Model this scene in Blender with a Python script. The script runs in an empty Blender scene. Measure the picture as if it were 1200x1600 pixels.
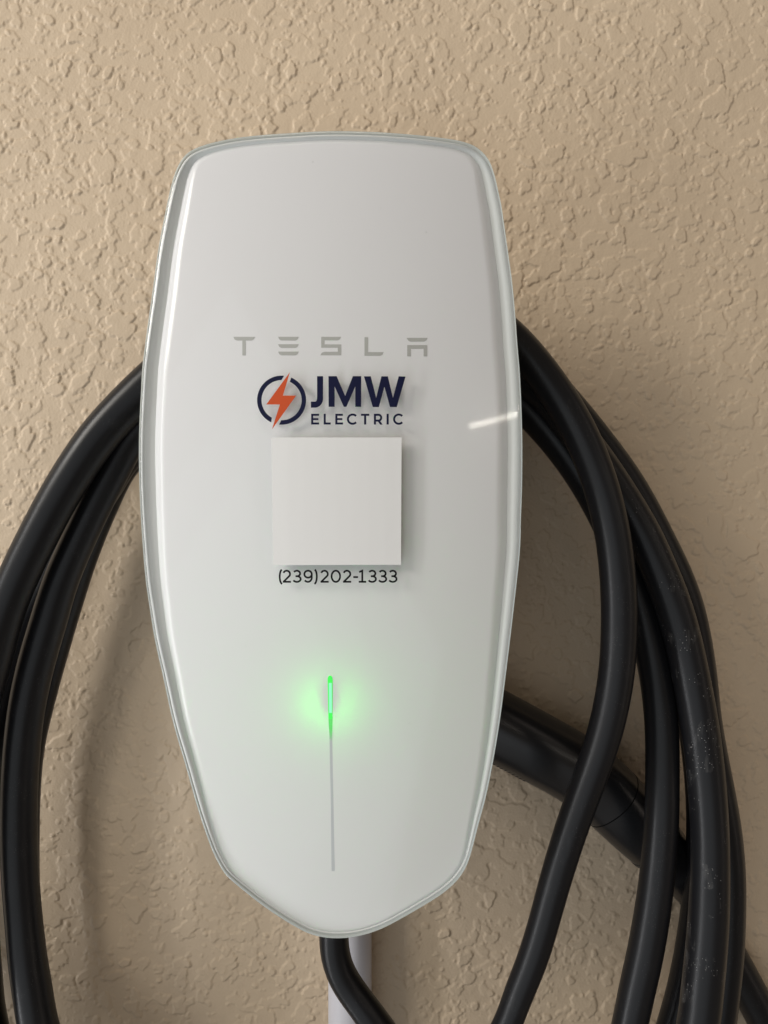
import bpy, bmesh, math, random
import numpy as np
from mathutils import Vector, Matrix

random.seed(7)
RNG = np.random.default_rng(11)
scene = bpy.context.scene
col = scene.collection

# ------------------------------------------------------------------ camera
F = 1155.0            # focal length in photo pixels (photo is 1200 x 1600)
CAM_D = 0.410         # camera to wall, metres
ZC = 1.30             # height of the lens above the ground
cam_data = bpy.data.cameras.new("camera")
cam = bpy.data.objects.new("camera", cam_data)
col.objects.link(cam)
cam.location = (0.0, -CAM_D, ZC)
cam.rotation_euler = (math.radians(90), 0, 0)
cam_data.sensor_fit = 'VERTICAL'
cam_data.sensor_height = 24.0
cam_data.sensor_width = 18.0
cam_data.lens = 24.0 * F / 1600.0
cam_data.clip_start = 0.01
cam_data.clip_end = 100
scene.camera = cam

# ------------------------------------------------------------------ world and lamps
world = bpy.data.worlds.new("World")
scene.world = world
world.use_nodes = True
bg = world.node_tree.nodes["Background"]
bg.inputs[0].default_value = (1.0, 0.84, 0.69, 1)
bg.inputs[1].default_value = 0.165

CEN = Vector((-0.02, 0.0, ZC))


def area(name, az, el, dist, sx, sy, power, colour, target=CEN):
    """az: degrees to the left of the wall's normal, el: degrees up."""
    dist, sx, sy, power = dist * 1.6, sx * 1.6, sy * 1.6, power * 2.56
    a, e = math.radians(az), math.radians(el)
    d = Vector((-math.sin(a) * math.cos(e), -math.cos(a) * math.cos(e), math.sin(e)))
    l = bpy.data.lights.new(name, 'AREA')
    l.shape = 'RECTANGLE'
    l.size, l.size_y = sx, sy
    l.energy = power
    l.color = colour
    o = bpy.data.objects.new(name, l)
    col.objects.link(o)
    o.location = target + d * dist
    o.rotation_euler = (-d).to_track_quat('-Z', 'Y').to_euler()
    return o


area("door_light", 54, 24, 1.7, 0.50, 0.50, 13, (1.0, 0.95, 0.86))
area("open_door_light", 66, 2, 2.0, 2.2, 2.2, 5, (0.95, 0.98, 1.0))
area("door_edge_light", 63, -9, 1.6, 0.13, 3.0, 15, (0.97, 0.98, 1.0))
for sx_, sy_, pw_, tw_ in ((1.2, 1.0, 3.2, 40), (1.7, 1.5, 5.0, 32), (2.2, 1.9, 5.2, 46)):
    dw = area("driveway_light", 27, -23, 1.5, sx_, sy_, pw_, (0.83, 0.92, 1.0))
    dw.rotation_euler.rotate_axis('Z', math.radians(tw_))
area("ceiling_light", 8, 56, 1.8, 0.7, 0.5, 4.2, (1.0, 0.90, 0.76))
area("warm_fill_light", -58, 5, 1.6, 0.22, 1.9, 1.3, (1.0, 0.86, 0.76))  # unseen warm strip added for the right edge's sheen and shadow fill
gp = area("glint_strip_light", -38, 10, 1.6, 0.80, 0.0036, 0.50, (1.0, 0.93, 0.82))  # unseen thin strip added to put the streak glint on the glass
gp.rotation_euler.rotate_axis('Z', math.radians(5))

scene.view_settings.view_transform = 'Standard'
scene.view_settings.look = 'None'
scene.view_settings.exposure = 0.05
scene.view_settings.gamma = 1
try:
    scene.cycles.max_bounces = 10
    scene.cycles.transparent_max_bounces = 16
    scene.cycles.caustics_reflective = False
    scene.cycles.caustics_refractive = False
except Exception:
    pass


# ------------------------------------------------------------------ helpers
def P(px, py, D):
    """a point seen at photo pixel (px, py), D metres in front of the lens plane"""
    return Vector(((px - 600.0) * D / F, D - CAM_D, ZC + (800.0 - py) * D / F))


def new_mat(name, base=(.5, .5, .5), rough=.5, metal=0, coat=0, spec=.5):
    m = bpy.data.materials.new(name)
    m.use_nodes = True
    b = m.node_tree.nodes["Principled BSDF"]
    b.inputs["Base Color"].default_value = (*base, 1)
    b.inputs["Roughness"].default_value = rough
    b.inputs["Metallic"].default_value = metal
    b.inputs["Coat Weight"].default_value = coat
    b.inputs["Specular IOR Level"].default_value = spec
    return m


def nd(m, t, **kw):
    n = m.node_tree.nodes.new(t)
    for k, v in kw.items():
        setattr(n, k, v)
    return n


def lk(m, a, b):
    m.node_tree.links.new(a, b)


def obj(name, verts, faces, mat, parent=None, smooth=True, mats=None, face_mats=None):
    me = bpy.data.meshes.new(name)
    me.from_pydata([tuple(v) for v in verts], [], faces)
    me.update()
    if mats:
        for k in mats:
            me.materials.append(k)
        me.polygons.foreach_set("material_index", face_mats)
    else:
        me.materials.append(mat)
    if smooth:
        me.shade_smooth()
    o = bpy.data.objects.new(name, me)
    col.objects.link(o)
    if parent is not None:
        o.parent = parent
        o.matrix_parent_inverse = Matrix.Translation(-root_loc(parent)) if parent.type == 'EMPTY' else Matrix.Identity(4)
    return o


def root_loc(p):
    v = Vector((0, 0, 0))
    while p is not None:
        v = v + p.location
        p = p.parent
    return v


def thing(name, label, cat, loc):
    o = bpy.data.objects.new(name, None)
    o.empty_display_size = .02
    col.objects.link(o)
    o.location = loc
    o['label'] = label
    o['category'] = cat
    return o


def fix_normals(o):
    bm = bmesh.new()
    bm.from_mesh(o.data)
    bmesh.ops.recalc_face_normals(bm, faces=bm.faces)
    bm.to_mesh(o.data)
    bm.free()


def face_lens(o, k=0):
    """turn a sheet's consistent normals so that polygon k looks towards the lens (-y)"""
    if o.data.polygons[k].normal.y > 0:
        o.data.flip_normals()


# ------------------------------------------------------------------ materials
def wall_material():
    m = new_mat("wall_paint", (.56, .44, .31), .55, spec=.35)
    b = m.node_tree.nodes["Principled BSDF"]
    tc = nd(m, "ShaderNodeTexCoord")
    n = nd(m, "ShaderNodeTexNoise")
    n.inputs["Scale"].default_value = 9
    n.inputs["Detail"].default_value = 5
    r = nd(m, "ShaderNodeValToRGB")
    r.color_ramp.elements[0].position = .3
    r.color_ramp.elements[0].color = (.515, .406, .288, 1)
    r.color_ramp.elements[1].position = .7
    r.color_ramp.elements[1].color = (.570, .455, .326, 1)
    lk(m, tc.outputs["Object"], n.inputs["Vector"])
    lk(m, n.outputs["Fac"], r.inputs["Fac"])
    lk(m, r.outputs["Color"], b.inputs["Base Color"])
    # very fine roller grain
    g = nd(m, "ShaderNodeTexNoise")
    g.inputs["Scale"].default_value = 900
    g.inputs["Detail"].default_value = 3
    bp = nd(m, "ShaderNodeBump")
    bp.inputs["Strength"].default_value = .45
    bp.inputs["Distance"].default_value = .0003
    lk(m, tc.outputs["Object"], g.inputs["Vector"])
    lk(m, g.outputs["Fac"], bp.inputs["Height"])
    lk(m, bp.outputs["Normal"], b.inputs["Normal"])
    return m


def glass_material(name, reflect=True, tint=(.99, .993, .99)):
    m = bpy.data.materials.new(name)
    m.use_nodes = True
    nt = m.node_tree
    for n in list(nt.nodes):
        nt.nodes.remove(n)
    out = nd(m, "ShaderNodeOutputMaterial")
    t = nd(m, "ShaderNodeBsdfTransparent")
    t.inputs[0].default_value = (*tint, 1)
    if reflect:
        g = nd(m, "ShaderNodeBsdfGlossy")
        g.inputs["Roughness"].default_value = .045
        fr = nd(m, "ShaderNodeFresnel")
        ge = nd(m, "ShaderNodeNewGeometry")
        ior = nd(m, "ShaderNodeMapRange")      # same reflectance from either side of the pane
        ior.inputs[3].default_value = 1.5
        ior.inputs[4].default_value = 1 / 1.5
        lk(m, ge.outputs["Backfacing"], ior.inputs[0])
        lk(m, ior.outputs[0], fr.inputs["IOR"])
        mx = nd(m, "ShaderNodeMixShader")
        lk(m, fr.outputs[0], mx.inputs[0])
        lk(m, t.outputs[0], mx.inputs[1])
        lk(m, g.outputs[0], mx.inputs[2])
        lk(m, mx.outputs[0], out.inputs[0])
    else:
        lk(m, t.outputs[0], out.inputs[0])
    return m


def panel_material():
    """white diffuser: mostly opaque, lets some of the lamp behind it through"""
    m = bpy.data.materials.new("white_diffuser")
    m.use_nodes = True
    nt = m.node_tree
    for n in list(nt.nodes):
        nt.nodes.remove(n)
    out = nd(m, "ShaderNodeOutputMaterial")
    d = nd(m, "ShaderNodeBsdfDiffuse")
    d.inputs[0].default_value = (.83, .815, .832, 1)
    t = nd(m, "ShaderNodeBsdfTranslucent")
    t.inputs[0].default_value = (.9, .9, .9, 1)
    mx = nd(m, "ShaderNodeMixShader")
    mx.inputs[0].default_value = .12
    lk(m, d.outputs[0], mx.inputs[1])
    lk(m, t.outputs[0], mx.inputs[2])
    g = nd(m, "ShaderNodeBsdfGlossy")
    g.inputs["Roughness"].default_value = .21
    fr = nd(m, "ShaderNodeFresnel")
    fr.inputs["IOR"].default_value = 1.55
    m2 = nd(m, "ShaderNodeMixShader")
    lk(m, fr.outputs[0], m2.inputs[0])
    lk(m, mx.outputs[0], m2.inputs[1])
    lk(m, g.outputs[0], m2.inputs[2])
    lk(m, m2.outputs[0], out.inputs[0])
    return m


def cable_material():
    m = new_mat("cable_rubber", (.0065, .0065, .0075), .40, spec=.26)
    b = m.node_tree.nodes["Principled BSDF"]
    tc = nd(m, "ShaderNodeTexCoord")
    at = nd(m, "ShaderNodeAttribute", attribute_name="wear")
    v = nd(m, "ShaderNodeTexVoronoi")
    v.inputs["Scale"].default_value = 820
    n = nd(m, "ShaderNodeTexNoise")
    n.inputs["Scale"].default_value = 75
    n.inputs["Detail"].default_value = 4
    lt = nd(m, "ShaderNodeMath", operation='LESS_THAN')
    lt.inputs[1].default_value = .14
    gt = nd(m, "ShaderNodeMath", operation='GREATER_THAN')
    gt.inputs[1].default_value = .55
    mu = nd(m, "ShaderNodeMath", operation='MULTIPLY')
    mu2 = nd(m, "ShaderNodeMath", operation='MULTIPLY')
    mx = nd(m, "ShaderNodeMix", data_type='RGBA')
    mx.inputs[6].default_value = (.0065, .0065, .0075, 1)
    mx.inputs[7].default_value = (.20, .195, .19, 1)
    lk(m, tc.outputs["Object"], v.inputs["Vector"])
    lk(m, tc.outputs["Object"], n.inputs["Vector"])
    lk(m, v.outputs["Distance"], lt.inputs[0])
    lk(m, n.outputs["Fac"], gt.inputs[0])
    lk(m, lt.outputs[0], mu.inputs[0])
    lk(m, gt.outputs[0], mu.inputs[1])
    lk(m, mu.outputs[0], mu2.inputs[0])
    lk(m, at.outputs["Fac"], mu2.inputs[1])
    lk(m, mu2.outputs[0], mx.inputs[0])
    # rubbed, dusty streaks along the worn strand
    mp = nd(m, "ShaderNodeMapping")
    mp.inputs["Scale"].default_value = (420, 420, 75)
    n3 = nd(m, "ShaderNodeTexNoise")
    n3.inputs["Scale"].default_value = 1.0
    n3.inputs["Detail"].default_value = 5
    r3 = nd(m, "ShaderNodeMapRange")
    r3.inputs[1].default_value = .52
    r3.inputs[2].default_value = .74
    r3.inputs[4].default_value = .10
    m3 = nd(m, "ShaderNodeMath", operation='MULTIPLY')
    m4 = nd(m, "ShaderNodeMath", operation='MULTIPLY')
    mx2 = nd(m, "ShaderNodeMix", data_type='RGBA')
    mx2.inputs[7].default_value = (.30, .29, .28, 1)
    lk(m, tc.outputs["Object"], mp.inputs["Vector"])
    lk(m, mp.outputs[0], n3.inputs["Vector"])
    lk(m, n3.outputs["Fac"], r3.inputs[0])
    lk(m, r3.outputs[0], m3.inputs[0])
    lk(m, gt.outputs[0], m3.inputs[1])
    lk(m, m3.outputs[0], m4.inputs[0])
    lk(m, at.outputs["Fac"], m4.inputs[1])
    lk(m, m4.outputs[0], mx2.inputs[0])
    lk(m, mx.outputs[2], mx2.inputs[6])
    lk(m, mx2.outputs[2], b.inputs["Base Color"])
    # handling marks in the sheen
    n2 = nd(m, "ShaderNodeTexNoise")
    n2.inputs["Scale"].default_value = 38
    n2.inputs["Detail"].default_value = 6
    mr = nd(m, "ShaderNodeMapRange")
    mr.inputs[3].default_value = .27
    mr.inputs[4].default_value = .40
    lk(m, tc.outputs["Object"], n2.inputs["Vector"])
    lk(m, n2.outputs["Fac"], mr.inputs[0])
    lk(m, mr.outputs[0], b.inputs["Roughness"])
    return m


def emit_material(name, colour, strength):
    m = bpy.data.materials.new(name)
    m.use_nodes = True
    nt = m.node_tree
    for n in list(nt.nodes):
        nt.nodes.remove(n)
    out = nd(m, "ShaderNodeOutputMaterial")
    e = nd(m, "ShaderNodeEmission")
    e.inputs[0].default_value = (*colour, 1)
    e.inputs[1].default_value = strength
    lk(m, e.outputs[0], out.inputs[0])
    return m


M_wall = wall_material()
M_glass = glass_material("cover_glass")
M_glass_in = glass_material("cover_glass_inner", False)
M_glass_edge = glass_material("cover_glass_edge", False)
_nt = M_glass_edge.node_tree
_o = [n for n in _nt.nodes if n.type == 'OUTPUT_MATERIAL'][0]
_d = nd(M_glass_edge, "ShaderNodeBsdfDiffuse")
_d.inputs[0].default_value = (.70, .77, .77, 1)
_t = nd(M_glass_edge, "ShaderNodeBsdfTranslucent")
_t.inputs[0].default_value = (.78, .86, .86, 1)
_x = nd(M_glass_edge, "ShaderNodeMixShader")
_x.inputs[0].default_value = .5
lk(M_glass_edge, _d.outputs[0], _x.inputs[1])
lk(M_glass_edge, _t.outputs[0], _x.inputs[2])
lk(M_glass_edge, _x.outputs[0], _o.inputs[0])
M_panel = panel_material()
M_trim = new_mat("grey_trim", (.70, .71, .70), .3)
M_shell = new_mat("white_plastic", (.72, .74, .74), .4)
M_navy = new_mat("navy_vinyl", (.005, .007, .032), .6, spec=.15)
M_orange = new_mat("orange_vinyl", (.50, .075, .022), .6, spec=.15)
M_black_vinyl = new_mat("black_vinyl", (.004, .004, .005), .6, spec=.15)
M_sticker = new_mat("white_sticker", (.77, .77, .76), .32)
_b = M_sticker.node_tree.nodes["Principled BSDF"]
_tc = nd(M_sticker, "ShaderNodeTexCoord")
_n = nd(M_sticker, "ShaderNodeTexNoise")
_n.inputs["Scale"].default_value = 130
_bp = nd(M_sticker, "ShaderNodeBump")
_bp.inputs["Strength"].default_value = .08
_bp.inputs["Distance"].default_value = .0006
lk(M_sticker, _tc.outputs["Object"], _n.inputs["Vector"])
lk(M_sticker, _n.outputs["Fac"], _bp.inputs["Height"])
lk(M_sticker, _bp.outputs["Normal"], _b.inputs["Normal"])
_so = [n for n in M_sticker.node_tree.nodes if n.type == 'OUTPUT_MATERIAL'][0]
_st = nd(M_sticker, "ShaderNodeBsdfTransparent")
_sx = nd(M_sticker, "ShaderNodeMixShader")
_sx.inputs[0].default_value = .15
lk(M_sticker, _b.outputs[0], _sx.inputs[1])
lk(M_sticker, _st.outputs[0], _sx.inputs[2])
lk(M_sticker, _sx.outputs[0], _so.inputs[0])
M_grey_print = new_mat("grey_print", (.40, .40, .38), .6)
M_slot = new_mat("slot_grey", (.52, .54, .56), .5)
M_cable = cable_material()
M_handle = new_mat("handle_plastic", (.009, .009, .010), .28, spec=.5)
M_handle_matt = new_mat("handle_boot", (.012, .012, .012), .4)
M_conduit = new_mat("grey_conduit", (.50, .49, .52), .45)
M_led_edge = emit_material("led_green", (.06, 1.0, .10), 1.0)
M_led_core = emit_material("led_core", (.30, 1.0, .58), 1.0)
M_led_tail = emit_material("led_tail", (.14, .85, .16), .9)
_nt = M_led_tail.node_tree
_e = [n for n in _nt.nodes if n.type == 'EMISSION'][0]
_o = [n for n in _nt.nodes if n.type == 'OUTPUT_MATERIAL'][0]
_tc = nd(M_led_tail, "ShaderNodeTexCoord")
_sp = nd(M_led_tail, "ShaderNodeSeparateXYZ")
_tt = nd(M_led_tail, "ShaderNodeBsdfTransparent")
_tx = nd(M_led_tail, "ShaderNodeMixShader")      # the light guide fades out downwards
lk(M_led_tail, _tc.outputs["Generated"], _sp.inputs[0])
lk(M_led_tail, _sp.outputs[2], _tx.inputs[0])
lk(M_led_tail, _tt.outputs[0], _tx.inputs[1])
lk(M_led_tail, _e.outputs[0], _tx.inputs[2])
lk(M_led_tail, _tx.outputs[0], _o.inputs[0])
M_smear = new_mat("cream_paint", (.42, .36, .29), .6)
M_hole = new_mat("dark_hole", (.006, .006, .006), .9, spec=.05)


# ------------------------------------------------------------------ wall (knock-down plaster as real relief)
def build_wall():
    step = 0.00055
    x0, x1 = -0.385, 0.385
    z0, z1 = -0.485, 0.485
    nx, nz = int((x1 - x0) / step) + 1, int((z1 - z0) / step) + 1
    xs, zs = np.linspace(x0, x1, nx), np.linspace(z0, z1, nz)
    H = np.zeros((nz, nx), np.float32)

    kx = np.fft.fftfreq(nx, step)[None, :]
    kz = np.fft.fftfreq(nz, step)[:, None]
    kk = np.sqrt(kx ** 2 + kz ** 2)

    def field(wave, band=.6, power=0):
        w = RNG.standard_normal((nz, nx))
        f = np.fft.fft2(w)
        k0 = 1.0 / wave
        flt = np.exp(-((kk - k0) / (band * k0)) ** 2)
        r = np.real(np.fft.ifft2(f * flt))
        return (r / r.std()).astype(np.float32)

    def smooth(a, lo, hi):
        t = np.clip((a - lo) / (hi - lo), 0, 1)
        return t * t * (3 - 2 * t)

    # regional density of the splatter
    dens = field(.11, .7)
    # splatter drops of all sizes, each with an uneven outline and a flat, knocked-down top
    n1, n2 = 37000, 2700
    n = n1 + n2
    rad = np.concatenate([np.clip(.00045 * (RNG.pareto(1.7, n1) + 1.0), .0004, .0035),
                          np.clip(RNG.lognormal(math.log(.0029), .52, n2), .001, .0080)])
    cx = RNG.uniform(x0, x1, n)
    cz = RNG.uniform(z0, z1, n)
    for i in range(n):
        r = rad[i]
        jx, jz = int((cx[i] - x0) / step), int((cz[i] - z0) / step)
        if r < .002 and dens[min(jz, nz - 1), min(jx, nx - 1)] < -.7 + .6 * RNG.standard_normal():
            continue
        m = int(r * 2.3 / step) + 3
        a0, a1, b0, b1 = max(jz - m, 0), min(jz + m + 1, nz), max(jx - m, 0), min(jx + m + 1, nx)
        if a1 <= a0 or b1 <= b0:
            continue
        dx = xs[b0:b1][None, :] - cx[i]
        dz = zs[a0:a1][:, None] - cz[i]
        an = RNG.uniform(0, math.pi)
        st = RNG.uniform(.74, 1.0)
        u = (dx * math.cos(an) + dz * math.sin(an)) * st
        v = (-dx * math.sin(an) + dz * math.cos(an)) / st
        q = np.sqrt(u * u + v * v)
        th = np.arctan2(v, u)
        rr = np.full_like(q, r)
        if r > .0016:
            for h in (2, 3, 4, 5, 7, 9, 13):
                rr = rr + r * RNG.uniform(.05, .45 if r > .003 else .25) / h ** .8 * np.cos(h * th + RNG.uniform(0, 6.28))
        w = .00036 if r > .0016 else .6 * r
        top = min(.00066, .45 * r) * RNG.uniform(.5, 1.1)
        if r < .0016:
            hgt = top * 1.35 * np.clip(1 - (q / (rr * 1.25)) ** 2, 0, 1)
        else:
            tilt = (dx * RNG.uniform(-1, 1) + dz * RNG.uniform(-1, 1)) / r * top * .22
            s = smooth(rr - q, -w, w)
            lip = np.exp(-((rr - q - w) / (1.0 * w)) ** 2) * top * RNG.uniform(0, .28)
            hgt = s * (top + tilt) + lip
        H[a0:a1, b0:b1] = np.maximum(H[a0:a1, b0:b1], hgt)
    # larger trowelled islands
    f = field(.017, .55) + .45 * field(.006, .6) + .22 * field(.003, .6)
    isl = smooth(f, .92, 1.00) * .00040
    H = np.maximum(H, isl)
    # drag ridges left by the trowel
    f2 = field(.010, .5) + .3 * field(.004, .6)
    rid = np.exp(-(f2 / .055) ** 2) * smooth(field(.03, .6), 1.2, 1.7) * .00026
    H = np.maximum(H, rid)
    # fine grit and slow waviness of the sheet
    H = H + .000022 * field(.0020, .5) + .00003 * field(.008, .6) + .00022 * field(.12, .7)
    # soften to the grid
    H = (H + .06 * (np.roll(H, 1, 0) + np.roll(H, -1, 0) + np.roll(H, 1, 1) + np.roll(H, -1, 1))) / 1.24
    # fade to flat at the rim of the detailed field
    ex = np.minimum(xs - x0, x1 - xs)
    ez = np.minimum(zs - z0, z1 - zs)
    H *= smooth(ex, 0, .02)[None, :] * smooth(ez, 0, .02)[:, None]
    # full detail where the lens looks, every third line around it, coarse lines out to the wall's ends
    ci = np.array([k for k in range(nx) if abs(xs[k]) < .232 or k % 3 == 0])
    ri = np.array([k for k in range(nz) if abs(zs[k]) < .308 or k % 3 == 0])
    xs, zs, H = xs[ci], zs[ri], H[np.ix_(ri, ci)]
    nx, nz = len(xs), len(zs)
    gx = np.array([.40, .46, .7, 1.2, 2.0])
    gzu, gzd = np.array([.50, .6, .9, 1.3]), np.array([.50, .6, .9, ZC])
    X = np.concatenate([-gx[::-1], xs, gx])
    Z = np.concatenate([-gzd[::-1], zs, gzu])
    HH = np.zeros((len(Z), len(X)), np.float32)
    HH[len(gzd):len(gzd) + nz, len(gx):len(gx) + nx] = H
    NX, NZ = len(X), len(Z)
    co = np.empty((NZ, NX, 3), np.float32)
    co[..., 0] = X[None, :]
    co[..., 1] = -HH
    co[..., 2] = Z[:, None]
    i = np.arange(NZ - 1)[:, None] * NX + np.arange(NX - 1)[None, :]
    quads = np.stack([i, i + 1, i + NX + 1, i + NX], -1).reshape(-1).astype(np.int32)
    me = bpy.data.meshes.new("plastered_wall")
    me.vertices.add(NX * NZ)
    me.vertices.foreach_set("co", co.reshape(-1))
    nq = (NX - 1) * (NZ - 1)
    me.loops.add(nq * 4)
    me.loops.foreach_set("vertex_index", quads)
    me.polygons.add(nq)
    me.polygons.foreach_set("loop_start", np.arange(0, nq * 4, 4, dtype=np.int32))
    me.update(calc_edges=True)
    me.validate()
    me.materials.append(M_wall)
    me.shade_smooth()
    o = bpy.data.objects.new("plastered_wall", me)
    col.objects.link(o)
    o.location = (0, 0, ZC)
    o['label'] = "beige painted wall with knocked-down plaster texture, behind everything"
    o['category'] = "wall"
    return o


wall = build_wall()
# small nail hole right of the coil, its shade put into the colour
hv, hf = [], []
c = P(1128, 1019, CAM_D - .0004)
for k in range(10):
    a = 2 * math.pi * k / 10
    r = .00105 * (1 + .25 * math.sin(3 * a + 1))
    hv.append(c + Vector((r * math.cos(a), 0, .8 * r * math.sin(a))))
    hv.append(c + Vector((1.5 * r * math.cos(a), .0006, 1.2 * r * math.sin(a))))
hv.append(c + Vector((0, -.0002, 0)))
for k in range(10):
    j = (k + 1) % 10
    hf += [(2 * k, 2 * j, 2 * j + 1, 2 * k + 1), (2 * k, 20, 2 * j)]
nail = obj("nail_hole", hv, hf, M_hole, wall)
fix_normals(nail)

# ------------------------------------------------------------------ the charger: outline traced on its rim
OUT = [(515, 205), (540, 205), (560, 205.5), (590, 206.5), (620, 208.5), (645, 210.5), (665, 212.5), (690, 215.5), (710, 218.5),
       (727, 222.5), (741, 228), (752, 236), (761, 246), (768, 259), (774.5, 280), (779.5, 303), (784, 324), (792.5, 384),
       (800, 438), (805, 490), (808.5, 540), (812, 580), (814.5, 630), (816, 680), (816.2, 720), (815.5, 770), (814, 810),
       (812.5, 860), (805.5, 927), (797.5, 996), (789, 1065), (780.5, 1130), (769, 1198), (759, 1246), (752, 1272),
       (745, 1298), (740, 1318), (734.5, 1338), (728, 1355), (718, 1371), (704, 1386), (683, 1402), (645, 1425), (607, 1446), (585, 1455.5),
       (565, 1461.5), (545, 1465), (522, 1466), (500, 1463.5), (480, 1457.5), (460, 1447), (440, 1435), (410, 1414.5), (380, 1391), (365, 1378.5), (352, 1366),
       (343, 1352), (335.5, 1337), (329, 1322), (311, 1270), (290, 1196), (270.5, 1129), (255.5, 1060), (242, 1000), (234, 950),
       (227, 900), (222, 837), (218.5, 775), (217, 712), (218, 660), (220, 620), (222.5, 575), (226, 545), (232, 500),
       (238.5, 455), (247, 392), (257, 339), (266, 297), (272, 275), (279, 258), (289, 243), (303, 233), (325, 225), (348, 219.5),
       (370, 215.5), (400, 212), (430, 209.5), (455, 208), (485, 206)]

XC_PX = 516.0
D_GLASS = 0.3005      # nearest point of the glass
SAG_X, SAG_Z = 0.0078, 0.0045
XC = (XC_PX - 600) * D_GLASS / F
ZMID = (800 - 830) * D_GLASS / F


def sag(x, z):
    """how far the softly pillowed face falls back from its nearest point (x, z relative to the lens axis)"""
    return SAG_X * ((x - XC) / .077) ** 2 + SAG_Z * ((z - ZMID) / .165) ** 2


def catmull_closed(pts, n):
    pts = np.array(pts, float)
    m = len(pts)
    out = []
    sub = 14
    for i in range(m):
        p0, p1, p2, p3 = pts[i - 1], pts[i], pts[(i + 1) % m], pts[(i + 2) % m]
        for k in range(sub):
            t = k / sub
            out.append(.5 * (2 * p1 + (p2 - p0) * t + (2 * p0 - 5 * p1 + 4 * p2 - p3) * t * t + (3 * p1 - p0 - 3 * p2 + p3) * t ** 3))
    out = np.array(out)
    # smooth lightly against tracing jitter
    for _ in range(10):
        out = .5 * out + .25 * (np.roll(out, 1, 0) + np.roll(out, -1, 0))
    seg = np.linalg.norm(np.roll(out, -1, 0) - out, axis=1)
    s = np.concatenate([[0], np.cumsum(seg)])
    q = np.linspace(0, s[-1], n, endpoint=False)
    ext = np.vstack([out, out[:1]])
    return np.stack([np.interp(q, s, ext[:, 0]), np.interp(q, s, ext[:, 1])], 1)


NO = 420
OL = catmull_closed(OUT, NO)


def edge_normals(pts):
    t = np.roll(pts, -1, 0) - np.roll(pts, 1, 0)
    t /= np.linalg.norm(t, axis=1)[:, None]
    return t


tan_px = edge_normals(OL)
nrm_px = np.stack([tan_px[:, 1], -tan_px[:, 0]], 1)      # outward in pixel space (clockwise in image)
if np.dot(nrm_px[0], np.array([0, -1])) < 0:
    nrm_px = -nrm_px


SIDE_PY = [205, 300, 500, 760, 900, 1000, 1130, 1250, 1350, 1466]


def along_rim(side_vals, top_val):
    """a width that varies down the sides and turns into top_val along the top edge"""
    v = np.interp(OL[:, 1], SIDE_PY, side_vals)
    w = np.where(nrm_px[:, 1] < 0, nrm_px[:, 1] ** 2, 0)
    v = v * (1 - w) + top_val * w
    for _ in range(12):
        v = .5 * v + .25 * (np.roll(v, 1) + np.roll(v, -1))
    return v


RB = along_rim([.0020, .0020, .0020, .0020, .0018, .0015, .0012, .0010, .0008, .0008], .0014)   # rounding of the glass rim
RD = RB * .75
PI_ = along_rim([.0046, .0050, .0056, .0060, .0052, .0044, .0034, .0024, .0008, .0001], .0018)  # panel edge in from the glass rim
PB = along_rim([.0046, .0050, .0054, .0052, .0048, .0042, .0036, .0030, .0022, .0018], .0022)   # rounding of the panel edge
PD = PB * .36

# outline in metres (relative to lens axis), each point at the depth its rim really has
OX = np.zeros(NO)
OZ = np.zeros(NO)
D = np.full(NO, D_GLASS + .006)
for _ in range(6):
    OX = (OL[:, 0] - 600) * D / F
    OZ = (800 - OL[:, 1]) * D / F
    D = D_GLASS + sag(OX, OZ) + RD
SP0, SP1 = (800 - 440) * D_GLASS / F, (800 - 1170) * D_GLASS / F
N3 = np.stack([nrm_px[:, 0], -nrm_px[:, 1]], 1)          # outward normal in x, z


def face_rings(inset, back, rb, rd, soft=False):
    """rings of the pillowed face; inset shrinks the outline, back moves it away from the lens; rb, rd: width and depth of its rounded rim"""
    ox, oz = OX - N3[:, 0] * inset, OZ - N3[:, 1] * inset
    sz = np.clip(oz, SP1, SP0)
    sx = np.full(NO, XC)
    vx, vz = ox - sx, oz - sz
    L = np.hypot(vx, vz)
    cosn = np.clip((vx * N3[:, 0] + vz * N3[:, 1]) / L, .35, 1)
    rings = []
    for u in (0, .006, .025, .06, .11, .17, .24, .32, .41, .51, .62, .74, .87, 1.0, 1.12, 1.3):
        t = 1 - u * rb / cosn / L
        x, z = sx + vx * t, sz + vz * t
        e = max(0, 1 - u)
        d = rd * (e * e if soft else 1 - math.sqrt(max(0, 1 - e ** 2.3)))
        rings.append((x, D_GLASS + back + sag(x, z) + d, z))
    t0 = 1 - 1.3 * rb / cosn / L
    for q in (.97, .93, .84, .72, .58, .44, .30, .17, .07, .015, .002, 0.0):
        t = t0 * q
        x, z = sx + vx * t, sz + vz * t
        rings.append((x, D_GLASS + back + sag(x, z), z))
    return rings


def ring_verts(rings):
    v = []
    for x, d, z in rings:
        v += [(float(x[i]), float(d[i]) - CAM_D, float(z[i]) + ZC) for i in range(NO)]
    return v


def ring_faces(n_r, base=0, flip=False):
    f = []
    for r in range(n_r - 1):
        for i in range(NO):
            j = (i + 1) % NO
            q = (base + r * NO + i, base + r * NO + j, base + (r + 1) * NO + j, base + (r + 1) * NO + i)
            f.append(q[::-1] if flip else q)
    return f


GLASS_T = .0037
charger = thing("wall_charger", "tall white glass-fronted charging unit mounted on the beige wall, glowing green status light",
                "charger", P(XC_PX, 830, CAM_D))

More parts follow.
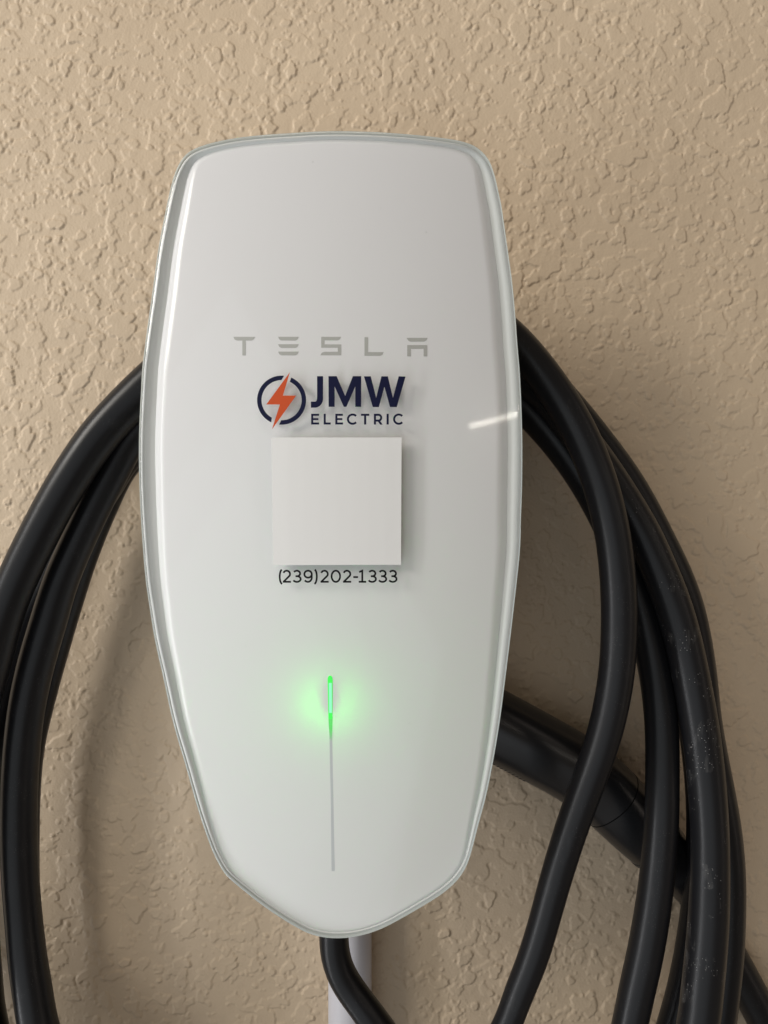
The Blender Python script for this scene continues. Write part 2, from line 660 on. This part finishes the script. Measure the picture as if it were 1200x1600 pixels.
# glass cover: front, rounded rim, thick edge and back face in one closed mesh
fr_ = face_rings(0, 0, RB, RD)
bk_ = face_rings(.0002, GLASS_T * .94, RB * .5, RD * .05)
va = ring_verts(fr_)
vb = ring_verts(bk_)
nr = len(fr_)
fa = ring_faces(nr)
fb = ring_faces(nr, nr * NO, True)
fe = []
for i in range(NO):
    j = (i + 1) % NO
    fe.append((i, nr * NO + i, nr * NO + j, j))
cap_a = [(nr - 1) * NO + i for i in range(NO)]
cap_b = [2 * nr * NO - NO + i for i in range(NO)]
glass = obj("glass_cover", va + vb, fa + fb + fe, None, charger,
            mats=[M_glass, M_glass_in, M_glass_edge], face_mats=[0] * len(fa) + [1] * len(fb) + [2] * len(fe))
face_lens(glass, 16 * NO)

# white diffuser panel under the glass
pr = face_rings(PI_, GLASS_T, PB, PD, True)
panel = obj("front_panel", ring_verts(pr), ring_faces(len(pr)), M_panel, charger)
face_lens(panel, 16 * NO)

# pale grey trim between the panel's edge and the rim of the glass
tr = []
for ins, dd in ((.0001, .0034), (.0001, -.0001), (PI_ * .5 + .0003, PD * .8), (PI_ + .0008, PD + .0003)):
    x, z = OX - N3[:, 0] * ins, OZ - N3[:, 1] * ins
    tr.append((x, D_GLASS + GLASS_T + sag(x, z) + dd, z))
trim = obj("rim_trim", ring_verts(tr), ring_faces(len(tr)), M_trim, charger)
face_lens(trim, 2 * NO + 5)

# rear shell and mounting core
rear = []
cz0, cz1 = .058, -.168
for (ins, dd, mode) in ((.0004, GLASS_T + .0008, 0), (.0004, GLASS_T + .0035, 0), (.0030, GLASS_T + .0065, 0), (.011, GLASS_T + .0105, 0),
                        (.0, .336, 1), (.0, .352, 1), (.0, CAM_D + .001, 1)):
    if mode == 0:
        x, z = OX - N3[:, 0] * ins, OZ - N3[:, 1] * ins
        rear.append((x, D_GLASS + sag(x, z) + dd, z))
    else:
        ang = np.arctan2(OZ - ZMID, OX - XC)
        c_, s_ = np.cos(ang), np.sin(ang)
        e = 2 / 3.2
        x = XC * 1.15 + .037 * np.sign(c_) * np.abs(c_) ** e
        z = (cz0 + cz1) / 2 + (cz0 - cz1) / 2 * np.sign(s_) * np.abs(s_) ** e
        rear.append((x, np.full(NO, dd), z))
shell = obj("rear_shell", ring_verts(rear), ring_faces(len(rear)), M_shell, charger)
fix_normals(shell)


def on_face(px, py, back=0.0, lift=.00012):
    """point of the glass (or, with back, of the panel under it) seen at a photo pixel"""
    d = D_GLASS + .002
    for _ in range(5):
        x, z = (px - 600) * d / F, (800 - py) * d / F
        d = D_GLASS + back + sag(x, z) - lift
    return Vector(((px - 600) * d / F, d - CAM_D, ZC + (800 - py) * d / F))


def film(name, polys, mat, parent, back=0.0, lift=.00012, thick=.00007, sub=0):
    """a thin cut film: polygons in photo pixels, laid on the curved face with a real edge"""
    bm = bmesh.new()
    for poly in polys:
        vs = [bm.verts.new((x, y, 0)) for x, y in poly]
        bm.faces.new(vs)
    bmesh.ops.remove_doubles(bm, verts=bm.verts, dist=1e-4)
    bmesh.ops.triangulate(bm, faces=bm.faces)
    if sub:
        bmesh.ops.subdivide_edges(bm, edges=bm.edges, cuts=sub, use_grid_fill=True)
    bmesh.ops.recalc_face_normals(bm, faces=bm.faces)
    top = list(bm.verts)
    r = bmesh.ops.extrude_face_region(bm, geom=list(bm.faces))
    new = {v for v in r["geom"] if isinstance(v, bmesh.types.BMVert)}
    for v in list(bm.verts):
        v.co = on_face(v.co.x, v.co.y, back, lift if v in new else lift - thick)
    bmesh.ops.recalc_face_normals(bm, faces=bm.faces)
    me = bpy.data.meshes.new(name)
    bm.to_mesh(me)
    bm.free()
    me.materials.append(mat)
    o = bpy.data.objects.new(name, me)
    col.objects.link(o)
    o.parent = parent
    o.matrix_parent_inverse = Matrix.Translation(-root_loc(parent)) if parent.type == 'EMPTY' else Matrix.Identity(4)
    return o


def stroke(pts, w):
    """outline polygons (quads) of a mitred polyline of width w"""
    p = [np.array(q, float) for q in pts]
    n = len(p)
    L, R = [], []
    for i in range(n):
        if i == 0:
            t = p[1] - p[0]
        elif i == n - 1:
            t = p[-1] - p[-2]
        else:
            a, b = p[i] - p[i - 1], p[i + 1] - p[i]
            a, b = a / np.linalg.norm(a), b / np.linalg.norm(b)
            t = a + b
        t = t / np.linalg.norm(t)
        nn = np.array([-t[1], t[0]])
        k = 1.0
        if 0 < i < n - 1:
            k = 1 / max(.45, float(np.dot(nn, np.array([-a[1], a[0]]))))
        L.append(p[i] + nn * w / 2 * k)
        R.append(p[i] - nn * w / 2 * k)
    return [[tuple(L[i]), tuple(L[i + 1]), tuple(R[i + 1]), tuple(R[i])] for i in range(n - 1)]


def arc(cx, cy, rx, ry, a0, a1, n=12):
    """points of an ellipse arc, degrees, 0 = right, 90 = up in the picture"""
    return [(cx + rx * math.cos(math.radians(a0 + (a1 - a0) * k / n)), cy - ry * math.sin(math.radians(a0 + (a1 - a0) * k / n))) for k in range(n + 1)]


# --- big letters J M W
k1 = lambda pts: [(480 + x * .13333, 580 + y * .13333) for x, y in pts]
jc = [(151, 58), (151, 310)] + [(151 - 60 + 60 * math.cos(math.radians(t)), 318 + 74 * math.sin(math.radians(t))) for t in range(0, 91, 10)] + [(43, 392)]
film("letter", stroke(k1(jc), 9.4), M_navy, glass)
film("letter", [k1([(249, 58), (345, 58), (445, 290), (535, 58), (633, 58), (633, 418), (563, 418), (563, 180), (459, 418), (429, 418), (322, 180), (322, 418), (251, 418)])], M_navy, glass)
film("letter", [k1([(665, 60), (745, 60), (808, 312), (870, 60), (945, 60), (1005, 312), (1072, 60), (1153, 62), (1050, 420), (970, 420), (905, 182), (840, 420), (768, 420)])], M_navy, glass)
# --- small caps
wE = 3.25
y0, y1 = 499, 625


def cap(polys):
    film("letter", polys, M_navy, glass)


def capE(x0, x1):
    cap([k1([(x0, y0), (x1, y0), (x1, y0 + 24), (x0 + 25, y0 + 24), (x0 + 25, 550), (x1 - 7, 550), (x1 - 7, 573), (x0 + 25, 573),
             (x0 + 25, y1 - 24), (x1 + 1, y1 - 24), (x1 + 1, y1), (x0, y1)])])


def capC(xc):
    cap(stroke([(480 + x * .13333, 580 + y * .13333) for x, y in arc(xc, 562, 55, 54, 42, 318, 22)], wE))


capE(46, 139)
cap([k1([(193, y0), (218, y0), (218, y1 - 24), (276, y1 - 24), (276, y1), (193, y1)])])
capE(329, 419)
capC(532)
cap([k1([(630, y0), (728, y0), (728, y0 + 24), (692, y0 + 24), (692, y1), (666, y1), (666, y0 + 24), (630, y0 + 24)])])
rc = [(794, y1), (794, 511), (835, 511)] + [(835 + 32 * math.sin(math.radians(t)), 545 - 34 * math.cos(math.radians(t))) for t in range(15, 166, 15)] + [(835, 579), (794, 579)]
cap(stroke(k1(rc), wE) + [k1([(826, 586), (852, 578), (884, 626), (855, 626)])])
cap([k1([(930, y0), (956, y0), (956, y1), (930, y1)])])
capC(1073)
# --- ring with its two gaps and the bolt
k2 = lambda pts: [(395 + x * .083333, 575 + y * .083333) for x, y in pts]


def ring_piece(a0, a1, i0, i1):
    """a0..a1 outer angles, i0..i1 inner angles: the ends are cut along the bolt"""
    n = 40
    o = arc(540, 603, 460, 460, a0, a1, n)
    i = arc(540, 603, 376, 376, i0, i1, n)
    return [k2([o[k], o[k + 1], i[k + 1], i[k]]) for k in range(n)]


film("ring_arc", ring_piece(84, 245, 90.5, 241), M_navy, glass)
film("ring_arc", ring_piece(-96, 67, -91, 66), M_navy, glass)
film("lightning_bolt", [k2([(697, 75), (565, 517), (812, 517), (358, 1153), (507, 684), (252, 684)])], M_orange, glass)
# --- square white sticker (printed code left out)
st_poly = []
NQ = 8
for a in range(NQ):
    for b in range(NQ):
        def q(u, v):
            xl, xr = 424 + 2.5 * v, 627.5 - 1.0 * v
            return (xl + (xr - xl) * u, 683.5 + (199.5 - .5 * u) * v)
        st_poly.append([q(a / NQ, b / NQ), q((a + 1) / NQ, b / NQ), q((a + 1) / NQ, (b + 1) / NQ), q(a / NQ, (b + 1) / NQ)])
film("sticker", st_poly, M_sticker, glass, lift=.00014, thick=.00006)
# --- phone number
k3 = lambda pts: [(425 + x * .175, 880 + y * .175) for x, y in pts]
wD = 2.9
TOP, BOT = 67, 166


def num2(x):
    return stroke(k3(arc(x + 36, TOP + 30, 30, 30, 160, -30, 14) + [(x + 8, BOT), ]), wD) + stroke(k3([(x + 1, BOT), (x + 74, BOT)]), wD)


def num3(x):
    return stroke(k3(arc(x + 36, TOP + 25, 29, 25, 150, -80, 14)), wD) + stroke(k3([(x + 24, TOP + 50)] + arc(x + 36, 141.5, 34, 25.5, 88, -155, 16)), wD)


def num9(x):
    return stroke(k3(arc(x + 38, TOP + 31, 33, 31, -10, 350, 24)), wD) + stroke(k3([(x + 71, TOP + 31), (x + 71, 112)] + arc(x + 36, 128, 35, 39, 15, -140, 14)), wD)


def num0(x):
    return stroke(k3(arc(x + 45, 117, 38, 50, 0, 360, 32)), wD)


def par(x, d):
    return stroke(k3([(x + d * 12 * math.cos(math.radians(t)) * 2.1 - d * 10, 120 - 66 * math.sin(math.radians(t))) for t in range(-82, 83, 12)]), wD)


nums = [par(84, -1), num2(95), num3(186), num9(284), par(385, 1), num2(432), num0(525), num2(633),
        stroke(k3([(726, 124), (768, 124)]), wD),
        stroke(k3([(778, 80), (806, TOP), (806, BOT)]), wD) + stroke(k3([(774, BOT), (841, BOT)]), wD),
        num3(858), num3(950), num3(1042)]
for q_ in nums:
    film("digit", q_, M_black_vinyl, glass)
# --- grey lettering printed under the glass
k4 = lambda pts: [(355 + x * .275, 515 + y * .275) for x, y in pts]
BK = GLASS_T
gl = []
gl.append([k4([(35, 41), (160, 41), (150, 56), (138, 62), (105, 62), (105, 147), (86, 147), (86, 62), (55, 62), (42, 56)])])
gl.append([k4([(289, y), (407, y), (399, y + 15), (388, y + 21), (307, y + 21), (296, y + 15)]) for y in (41, 83, 125)])
gl.append([k4([(534, 41), (648, 41), (640, 55), (628, 61), (553, 61), (553, 84), (648, 84), (648, 146), (529, 146), (538, 131), (552, 126), (628, 126), (628, 103), (534, 103)])])
gl.append([k4([(780, 43), (800, 43), (800, 128), (889, 128), (881, 143), (869, 149), (780, 149)])])
gl.append([k4([(1019, 47), (1139, 47), (1130, 62), (1119, 68), (1039, 68), (1028, 62)]),
           k4([(1023, 88), (1136, 88), (1136, 152), (1116, 152), (1116, 109), (1043, 109), (1043, 152), (1023, 152)])])
for q_ in gl:
    film("letter", q_, M_grey_print, panel, back=BK, lift=.00006, thick=.00004)

# --- a few dust grains on the glass
for dx_, dy_, ds_ in ((489, 253, .9), (595, 325, .8), (666, 363, 1.0), (712, 470, .7), (384, 1010, .8), (640, 1130, .8)):
    film("dust_speck", [[(dx_ + ds_ * math.cos(t_) * (1 + .3 * math.sin(3 * t_ + dx_)), dy_ + ds_ * math.sin(t_)) for t_ in np.linspace(0, 6.283, 8)[:-1]]], M_grey_print, glass, lift=.0002, thick=.0001)

# --- status light: slot, lit bar, lit core, fading tail
film("light_slot", [[(514.2, 1126), (518.6, 1126), (520.8, 1250), (523.0, 1361), (518.0, 1361), (516.8, 1250)]], M_slot, panel, back=BK, lift=.00006, thick=.00004)


def lozenge(cx, cy0, cy1, w0, w1, n=8):
    top_ = [(cx + w0 / 2 * math.cos(math.radians(a)), cy0 + w0 * .8 - w0 * .8 * math.sin(math.radians(a))) for a in range(180, -1, -20)]
    bot_ = [(cx + .5 + w1 / 2 * math.cos(math.radians(a)), cy1 - w1 * .8 + w1 * .8 * math.sin(math.radians(a))) for a in range(0, 181, 20)]
    return [top_ + bot_]


film("light_bar", lozenge(515.7, 1055.5, 1124, 7.8, 6.2), M_led_edge, panel, back=BK, lift=.00012, thick=.00006)
film("light_core", [[(513.7, 1067), (518.3, 1067), (518.7, 1114), (514.2, 1114)]], M_led_core, panel, back=BK, lift=.00022, thick=.00006)
film("light_tail", [[(512.9, 1120), (519.6, 1120), (518.9, 1158), (515.4, 1158)]], M_led_tail, panel, back=BK, lift=.00010, thick=.00004)
# the green diode sits in the housing behind the translucent panel, an unseen baffle added to dim the halo's centre
led_p = on_face(515.5, 1088, BK + .0095)
led = bpy.data.lights.new("status_diode", 'POINT')
led.color = (.01, 1.0, .03)
led.energy = .044
led.shadow_soft_size = .0035
lo = bpy.data.objects.new("status_diode", led)
col.objects.link(lo)
lo.location = led_p
bv, bf = [], []
bc = on_face(515.5, 1088, BK + .0050)
for k in range(20):
    a = 2 * math.pi * k / 20
    for dy in (0, .0006):
        bv.append(bc + Vector((.0026 * math.cos(a), dy, .0046 * math.sin(a))))
for k in range(20):
    j = (k + 1) % 20
    bf.append((2 * k, 2 * k + 1, 2 * j + 1, 2 * j))
bf.append(tuple(2 * k for k in range(20)))
bf.append(tuple(2 * k + 1 for k in range(20))[::-1])
baf = obj("light_baffle", bv, bf, M_shell, charger, smooth=False)
fix_normals(baf)


# ------------------------------------------------------------------ swept tubes
def crom(pts, seg):
    """centripetal-ish Catmull-Rom through rows (x, y, z, r, wear ...), resampled about every seg metres"""
    P_ = np.array(pts, float)
    P_ = np.vstack([2 * P_[0] - P_[1], P_, 2 * P_[-1] - P_[-2]])
    out = []
    for i in range(1, len(P_) - 2):
        p0, p1, p2, p3 = P_[i - 1], P_[i], P_[i + 1], P_[i + 2]
        d = [max(1e-6, np.linalg.norm(b[:3] - a[:3]) ** .5) for a, b in ((p0, p1), (p1, p2), (p2, p3))]
        t0 = 0
        t1 = t0 + d[0]
        t2 = t1 + d[1]
        t3 = t2 + d[2]
        n = max(2, int(np.linalg.norm(p2[:3] - p1[:3]) / seg) + 1)
        for k in range(n):
            t = t1 + (t2 - t1) * k / n
            A1 = (t1 - t) / (t1 - t0) * p0 + (t - t0) / (t1 - t0) * p1
            A2 = (t2 - t) / (t2 - t1) * p1 + (t - t1) / (t2 - t1) * p2
            A3 = (t3 - t) / (t3 - t2) * p2 + (t - t2) / (t3 - t2) * p3
            B1 = (t2 - t) / (t2 - t0) * A1 + (t - t0) / (t2 - t0) * A2
            B2 = (t3 - t) / (t3 - t1) * A2 + (t - t1) / (t3 - t1) * A3
            out.append((t2 - t) / (t2 - t1) * B1 + (t - t1) / (t2 - t1) * B2)
    out.append(P_[-2])
    return np.array(out)


def relax(path, n=6):
    q = path.copy()
    for _ in range(n):
        q[1:-1] = .5 * q[1:-1] + .25 * (q[:-2] + q[2:])
    return q


def sweep(path, ns, section=None, ref=(0, -1, 0)):
    """path rows x,y,z,r ; returns verts, faces (closed ends). section(angle)-> radius factor"""
    p = path[:, :3]
    t = np.gradient(p, axis=0)
    t /= np.linalg.norm(t, axis=1)[:, None]
    u = np.array(ref, float)
    verts, faces = [], []
    n = len(p)
    for i in range(n):
        u = u - t[i] * np.dot(u, t[i])
        u /= np.linalg.norm(u)
        w = np.cross(t[i], u)
        for k in range(ns):
            a = 2 * math.pi * k / ns
            f = section(a) if section else 1.0
            v = p[i] + (u * math.cos(a) + w * math.sin(a)) * path[i, 3] * f
            verts.append(tuple(v))
    for i in range(n - 1):
        for k in range(ns):
            j = (k + 1) % ns
            faces.append((i * ns + k, i * ns + j, (i + 1) * ns + j, (i + 1) * ns + k))
    faces.append(tuple(range(ns))[::-1])
    faces.append(tuple((n - 1) * ns + k for k in range(ns)))
    return verts, faces


def C(px, py, d, w=None, wear=0.0):
    """cable control point from photo pixels; w = seen width in pixels"""
    r = .0083 if w is None else w / 2 * d / F
    v = P(px, py, d)
    return (v.x, v.y, v.z, r, wear)


def Wd(x, z, d, r=.0083):
    return (x, d - CAM_D, ZC + z, r, 0.0)


cable_pts = [
    # out of the unit's foot, across the conduit and away below the frame
    C(522, 1395, .352, 46), C(522, 1440, .354, 46), C(522, 1482, .355, 46), C(530, 1516, .355, 46), C(548, 1547, .355, 46),
    C(567, 1572, .353, 46), C(590, 1604, .352, 48), C(655, 1690, .352, 50), C(770, 1775, .358, 50), C(915, 1775, .368, 50), C(1015, 1700, .376, 50),
    # right, hindmost strand
    C(1054, 1600, .380, 50), C(1077, 1507, .380, 50), C(1091, 1415, .380, 50), C(1098, 1330, .380, 50), C(1098, 1250, .380, 50),
    C(1088, 1150, .381, 50), C(1066, 1040, .382, 50), C(1030, 930, .383, 50), C(985, 810, .384, 50), C(930, 705, .385, 50), C(865, 615, .387, 50),
    Wd(.050, .073, .390), Wd(.010, .092, .392), Wd(-.026, .096, .394), Wd(-.065, .088, .396), Wd(-.100, .075, .398),
    # left, hindmost (hidden behind the outermost one)
    C(228, 606, .399, 47), C(195, 638, .400, 47), C(157, 680, .400, 47), C(123, 728, .400, 47), C(91, 780, .400, 47), C(62, 835, .400, 47), C(34, 892, .400, 47), C(4, 960, .400, 47),
    C(-30, 1045, .399, 47), C(-64, 1170, .398, 47), C(-84, 1300, .397, 47), C(-88, 1440, .394, 47), C(-40, 1640, .390, 47),
    C(130, 1780, .385), C(360, 1990, .375), C(700, 2060, .368), C(980, 1930, .364), C(1085, 1770, .362),
    # right, outermost
    C(1121, 1600, .362, 53), C(1128, 1545, .362, 53), C(1134, 1487, .362, 53), C(1136.5, 1430, .362, 53), C(1136.5, 1365, .362, 53), C(1131, 1300, .362, 53),
    C(1120, 1235, .362, 53), C(1108, 1175, .362, 53), C(1098, 1115, .362, 53), C(1092.5, 1058, .362, 53), C(1083, 995, .362, 53), C(1070.5, 942, .362, 53),
    C(1052, 893, .363, 53), C(1031, 850, .364, 53), C(1003, 795, .365, 53), C(974, 746, .366, 53), C(938, 697, .367, 53), C(893, 640, .369, 52), C(835, 580, .372, 52),
    Wd(.030, .096, .374), Wd(-.005, .108, .376), Wd(-.035, .105, .378), Wd(-.075, .079, .381), Wd(-.115, .040, .384),
    # left, thin sliver right of the inner strand
    C(196, 722, 0.389, 47), C(163, 785, 0.389, 47), C(131, 862, 0.389, 47), C(104, 945, 0.389, 47), C(79, 1030, 0.389, 47), C(60, 1100, 0.389, 47), C(45, 1165, 0.389, 47),
    C(38, 1240, 0.389, 47), C(36.5, 1310, 0.389, 47), C(36.5, 1375, 0.389, 47), C(39, 1437, 0.389, 47), C(46, 1500, 0.385, 49), C(56, 1560, 0.380, 49), C(66, 1610, 0.376, 49),
    C(125, 1765, .366), C(300, 1925, .362), C(600, 1990, .356), C(850, 1890, .352), C(950, 1740, .351),
    # right, second from the unit
    C(984, 1600, .351, 53), C(996, 1543, .351, 54), C(1007, 1495, .351, 54), C(1016, 1445, .351, 54), C(1024, 1392, .351, 53), C(1030, 1333, .351, 52.5),
    C(1034, 1273, .351, 52), C(1035, 1200, .352, 51), C(1034.5, 1149, .353, 51), C(1030.5, 1095, .354, 51), C(1022, 1038, .356, 51), C(1008, 975, .358, 52), C(991, 915, .360, 52),
    C(969, 858, .361, 52), C(944, 804, .361, 52), C(915, 752, .361, 52), C(880, 702, .361, 52), C(839, 655, .362, 52), C(800, 618, .363, 52),
    Wd(.030, .076, .364), Wd(-.005, .090, .365), Wd(-.035, .090, .366), Wd(-.070, .072, .368), Wd(-.100, .045, .370),
    # left, passing behind the inner strand and out of the frame
    C(202, 705, 0.377, 52), C(165, 760, 0.377, 52), C(132, 812, 0.377, 52), C(101, 862, 0.377, 53), C(74, 915, 0.377, 54), C(49, 965, 0.377, 56), C(25, 1030, 0.377, 56), C(4, 1100, 0.377, 56),
    C(-14, 1170, 0.377, 56), C(-27, 1250, 0.377, 56), C(-33, 1340, 0.377, 56), C(-33, 1440, 0.377, 56), C(-27, 1530, 0.377, 56), C(-19, 1600, 0.377, 56),
    C(40, 1770, .362), C(260, 1965, .356), C(600, 2050, .350), C(900, 1950, .346), C(1040, 1780, .345),
    # right, front strand with dried paint specks
    C(1091, 1600, .345, 62, 1), C(1097.5, 1545, .345, 62, 1), C(1104, 1480, .345, 61, 1), C(1108, 1420, .345, 60, 1), C(1109.5, 1360, .345, 58, 1), C(1109, 1300, .345, 57, 1),
    C(1106, 1250, .345, 57, 1), C(1100, 1185, .345, 57, 1), C(1090, 1115, .345, 57, 1), C(1079, 1055, .345, 56, 1), C(1066, 995, .345, 56, 1), C(1049, 938, .3455, 56, .8), C(1027, 884, .3465, 56, .6),
    C(1003, 832, .3475, 56, .6), C(974, 783, .3485, 56, .5), C(940, 731, .350, 56, .3), C(895, 670, .351, 55), C(840, 605, .352, 54),
    Wd(.030, .091, .353), Wd(-.005, .101, .354), Wd(-.035, .099, .355), Wd(-.070, .081, .356), Wd(-.098, .059, .358),
    # left, inner strand
    C(206, 678, 0.361, 55), C(182, 723, 0.361, 53), C(157, 771, 0.361, 52), C(134, 819, 0.361, 51), C(112, 867, 0.361, 52), C(93, 913, 0.361, 53), C(75, 974, 0.361, 55), C(61, 1020, 0.361, 55), C(48, 1073, 0.361, 55),
    C(38.5, 1127, 0.361, 54), C(32.5, 1190, 0.361, 54), C(29.5, 1255, 0.361, 54), C(29.5, 1320, 0.361, 54), C(32.5, 1382, 0.361, 54), C(37, 1437, 0.361, 54), C(44, 1505, 0.359, 56), C(52, 1555, 0.358, 57), C(60, 1603, 0.356, 57),
    C(112, 1735, .345), C(235, 1865, .342), C(420, 1930, .340), C(600, 1885, .338), C(715, 1740, .336),
    # right, strand nearest the unit, crossing over the handle
    C(793, 1600, .333, 43), C(809, 1556, .333, 45), C(824, 1520, .333, 46), C(837, 1484, .333, 47), C(850, 1440, .333, 47), C(863, 1392, .333, 48), C(877, 1344, .333, 49), C(893, 1294, .333, 50),
    C(910, 1246, .333, 51), C(927, 1200, .333, 52), C(942, 1155, .333, 53), C(955, 1103, .333, 54), C(963.5, 1049, .333, 55), C(967.5, 988, .333, 56), C(967, 927, .333, 56),
    C(960.5, 855, .3335, 55), C(950, 800, .334, 55), C(936, 750, .334, 55), C(917, 700, .335, 55), C(892, 650, .336, 55), C(858, 598, .338, 55), C(820, 550, .340, 55), C(785, 515, .341, 54),
    Wd(.030, .100, .341), Wd(-.005, .114, .341), Wd(-.035, .112, .342), Wd(-.070, .095, .343), Wd(-.100, .070, .345),
    # left, outermost
    C(228, 604, .346, 62), C(195, 636, .346, 61), C(157, 678, .346, 61), C(123, 726, .346, 61), C(91, 778, .346, 60), C(62, 833, .346, 60), C(34, 890, .346, 60), C(8, 953, .346, 60), C(-14, 1030, .346, 62),
    C(-45, 1150, .346, 62), C(-62, 1290, .346, 62), C(-62, 1450, .347), C(-30, 1640, .350), C(60, 1850, .356), C(500, 2110, .376), C(1050, 2030, .388), C(1260, 1830, .396),
    # the end that runs up to the handle
    C(1247, 1700, .399, 54), C(1200, 1606, .400, 53), C(1163, 1534, .400, 53), C(1125, 1465, .399, 53), C(1091, 1408, .397, 54), C(1070, 1372, .396, 56),
]
path = relax(crom(cable_pts, .004), 4)
NS = 22
cv, cf = sweep(path, NS)
coil = thing("charging_cable", "thick black rubber cable hung in loops around the white charger, with its black handle",
             "cable", P(600, 1000, CAM_D))
cable = obj("cable", cv, cf, M_cable, coil)
fix_normals(cable)
wat = cable.data.attributes.new("wear", 'FLOAT', 'POINT')
wat.data.foreach_set("value", np.repeat(np.maximum(path[:, 4], .16), NS).astype(np.float32))

# handle tucked behind the unit
hp = [C(690, 1085, .388, 104), C(735, 1110, .388, 106), C(772, 1131, .388, 108), C(840, 1168, .388, 108), C(895, 1199, .388, 107), C(935, 1228, .3885, 106), C(968, 1260, .389, 104),
      C(1000, 1292, .390, 100), C(1024, 1317, .391, 92), C(1046, 1341, .392, 80), C(1066, 1366, .394, 68), C(1080, 1388, .396, 60)]


def sq(a):
    a = a - .35
    e = 2.25
    return 1.05 * (abs(math.cos(a)) ** e + abs(math.sin(a)) ** e) ** (-1 / e) * .93


hpath = relax(crom(hp, .0022), 3)
hv, hf = sweep(hpath, 48, sq)
handle = obj("handle", hv, hf, M_handle, coil)
fix_normals(handle)


def collar(name, px_, py_, wide, grow, mat, sec=sq):
    c_ = np.array(P(px_, py_, .388))
    k = int(np.argmin(np.linalg.norm(hpath[:, [0, 2]] - c_[[0, 2]], axis=1)))
    p0_ = hpath[k]
    t_ = hpath[k + 1, :3] - hpath[k - 1, :3]
    t_ /= np.linalg.norm(t_)
    rows = []
    for s_, g_ in ((-.5, .99), (-.42, grow), (.42, grow), (.5, .99)):
        rows.append(list(p0_[:3] + t_ * wide * s_) + [p0_[3] * g_])
    u0 = None
    v_, f_ = sweep(np.array(rows), 48, sec)
    o_ = obj(name, v_, f_, mat, handle)
    fix_normals(o_)
    return o_


collar("seam_ring", 957, 1252, .0007, 1.004, M_hole)


def low(a):
    """only the lower flank of the handle carries the ribs"""
    return sq(a) * (1.0 if math.radians(62) < a < math.radians(125) else .965)


for k in range(13):
    collar("grip_rib", 770 + k * 6.0, 1130 + k * 3.3, .0009, 1.014, M_handle_matt, low)
for k in range(4):
    collar("grip_rib", 917 + k * 6.0, 1213 + k * 4.2, .0009, 1.014, M_handle_matt, low)
collar("cable_boot_ring", 1024, 1317, .003, 1.02, M_handle_matt)

# cream paint smear on the front strand
sv, sf = [], []
line = [(1089.5, 989), (1091, 996), (1092.2, 1003), (1094.2, 1012), (1095, 1020), (1096.6, 1028), (1098, 1037)]
for i, (x, y) in enumerate(line):
    wv = [.5, 1.7, 1.1, 2.0, 1.5, 1.9, .6][i]
    for s_, dd in ((-1, 0), (0, -.0005), (1, 0)):
        sv.append(P(x + s_ * wv, y, .3402 + dd))
for i in range(len(line) - 1):
    for s_ in (0, 1):
        sf.append((3 * i + s_, 3 * i + s_ + 1, 3 * i + s_ + 4, 3 * i + s_ + 3))
smear = obj("paint_smear", sv, sf, M_smear, cable)
fix_normals(smear)

# ------------------------------------------------------------------ conduit below the unit
cr = 34 * .396 / F
rows = []
for z in np.linspace(-.150, -.62, 24):
    x = (546.5 - 600) * .396 / F
    rows.append((x, -cr - .0006, ZC + z, cr))
cvv, cff = sweep(np.array(rows), 40)
cond = obj("conduit", cvv, cff, M_conduit)
fix_normals(cond)
cond['label'] = "vertical pale grey conduit pipe on the wall below the charger"
cond['category'] = "conduit"
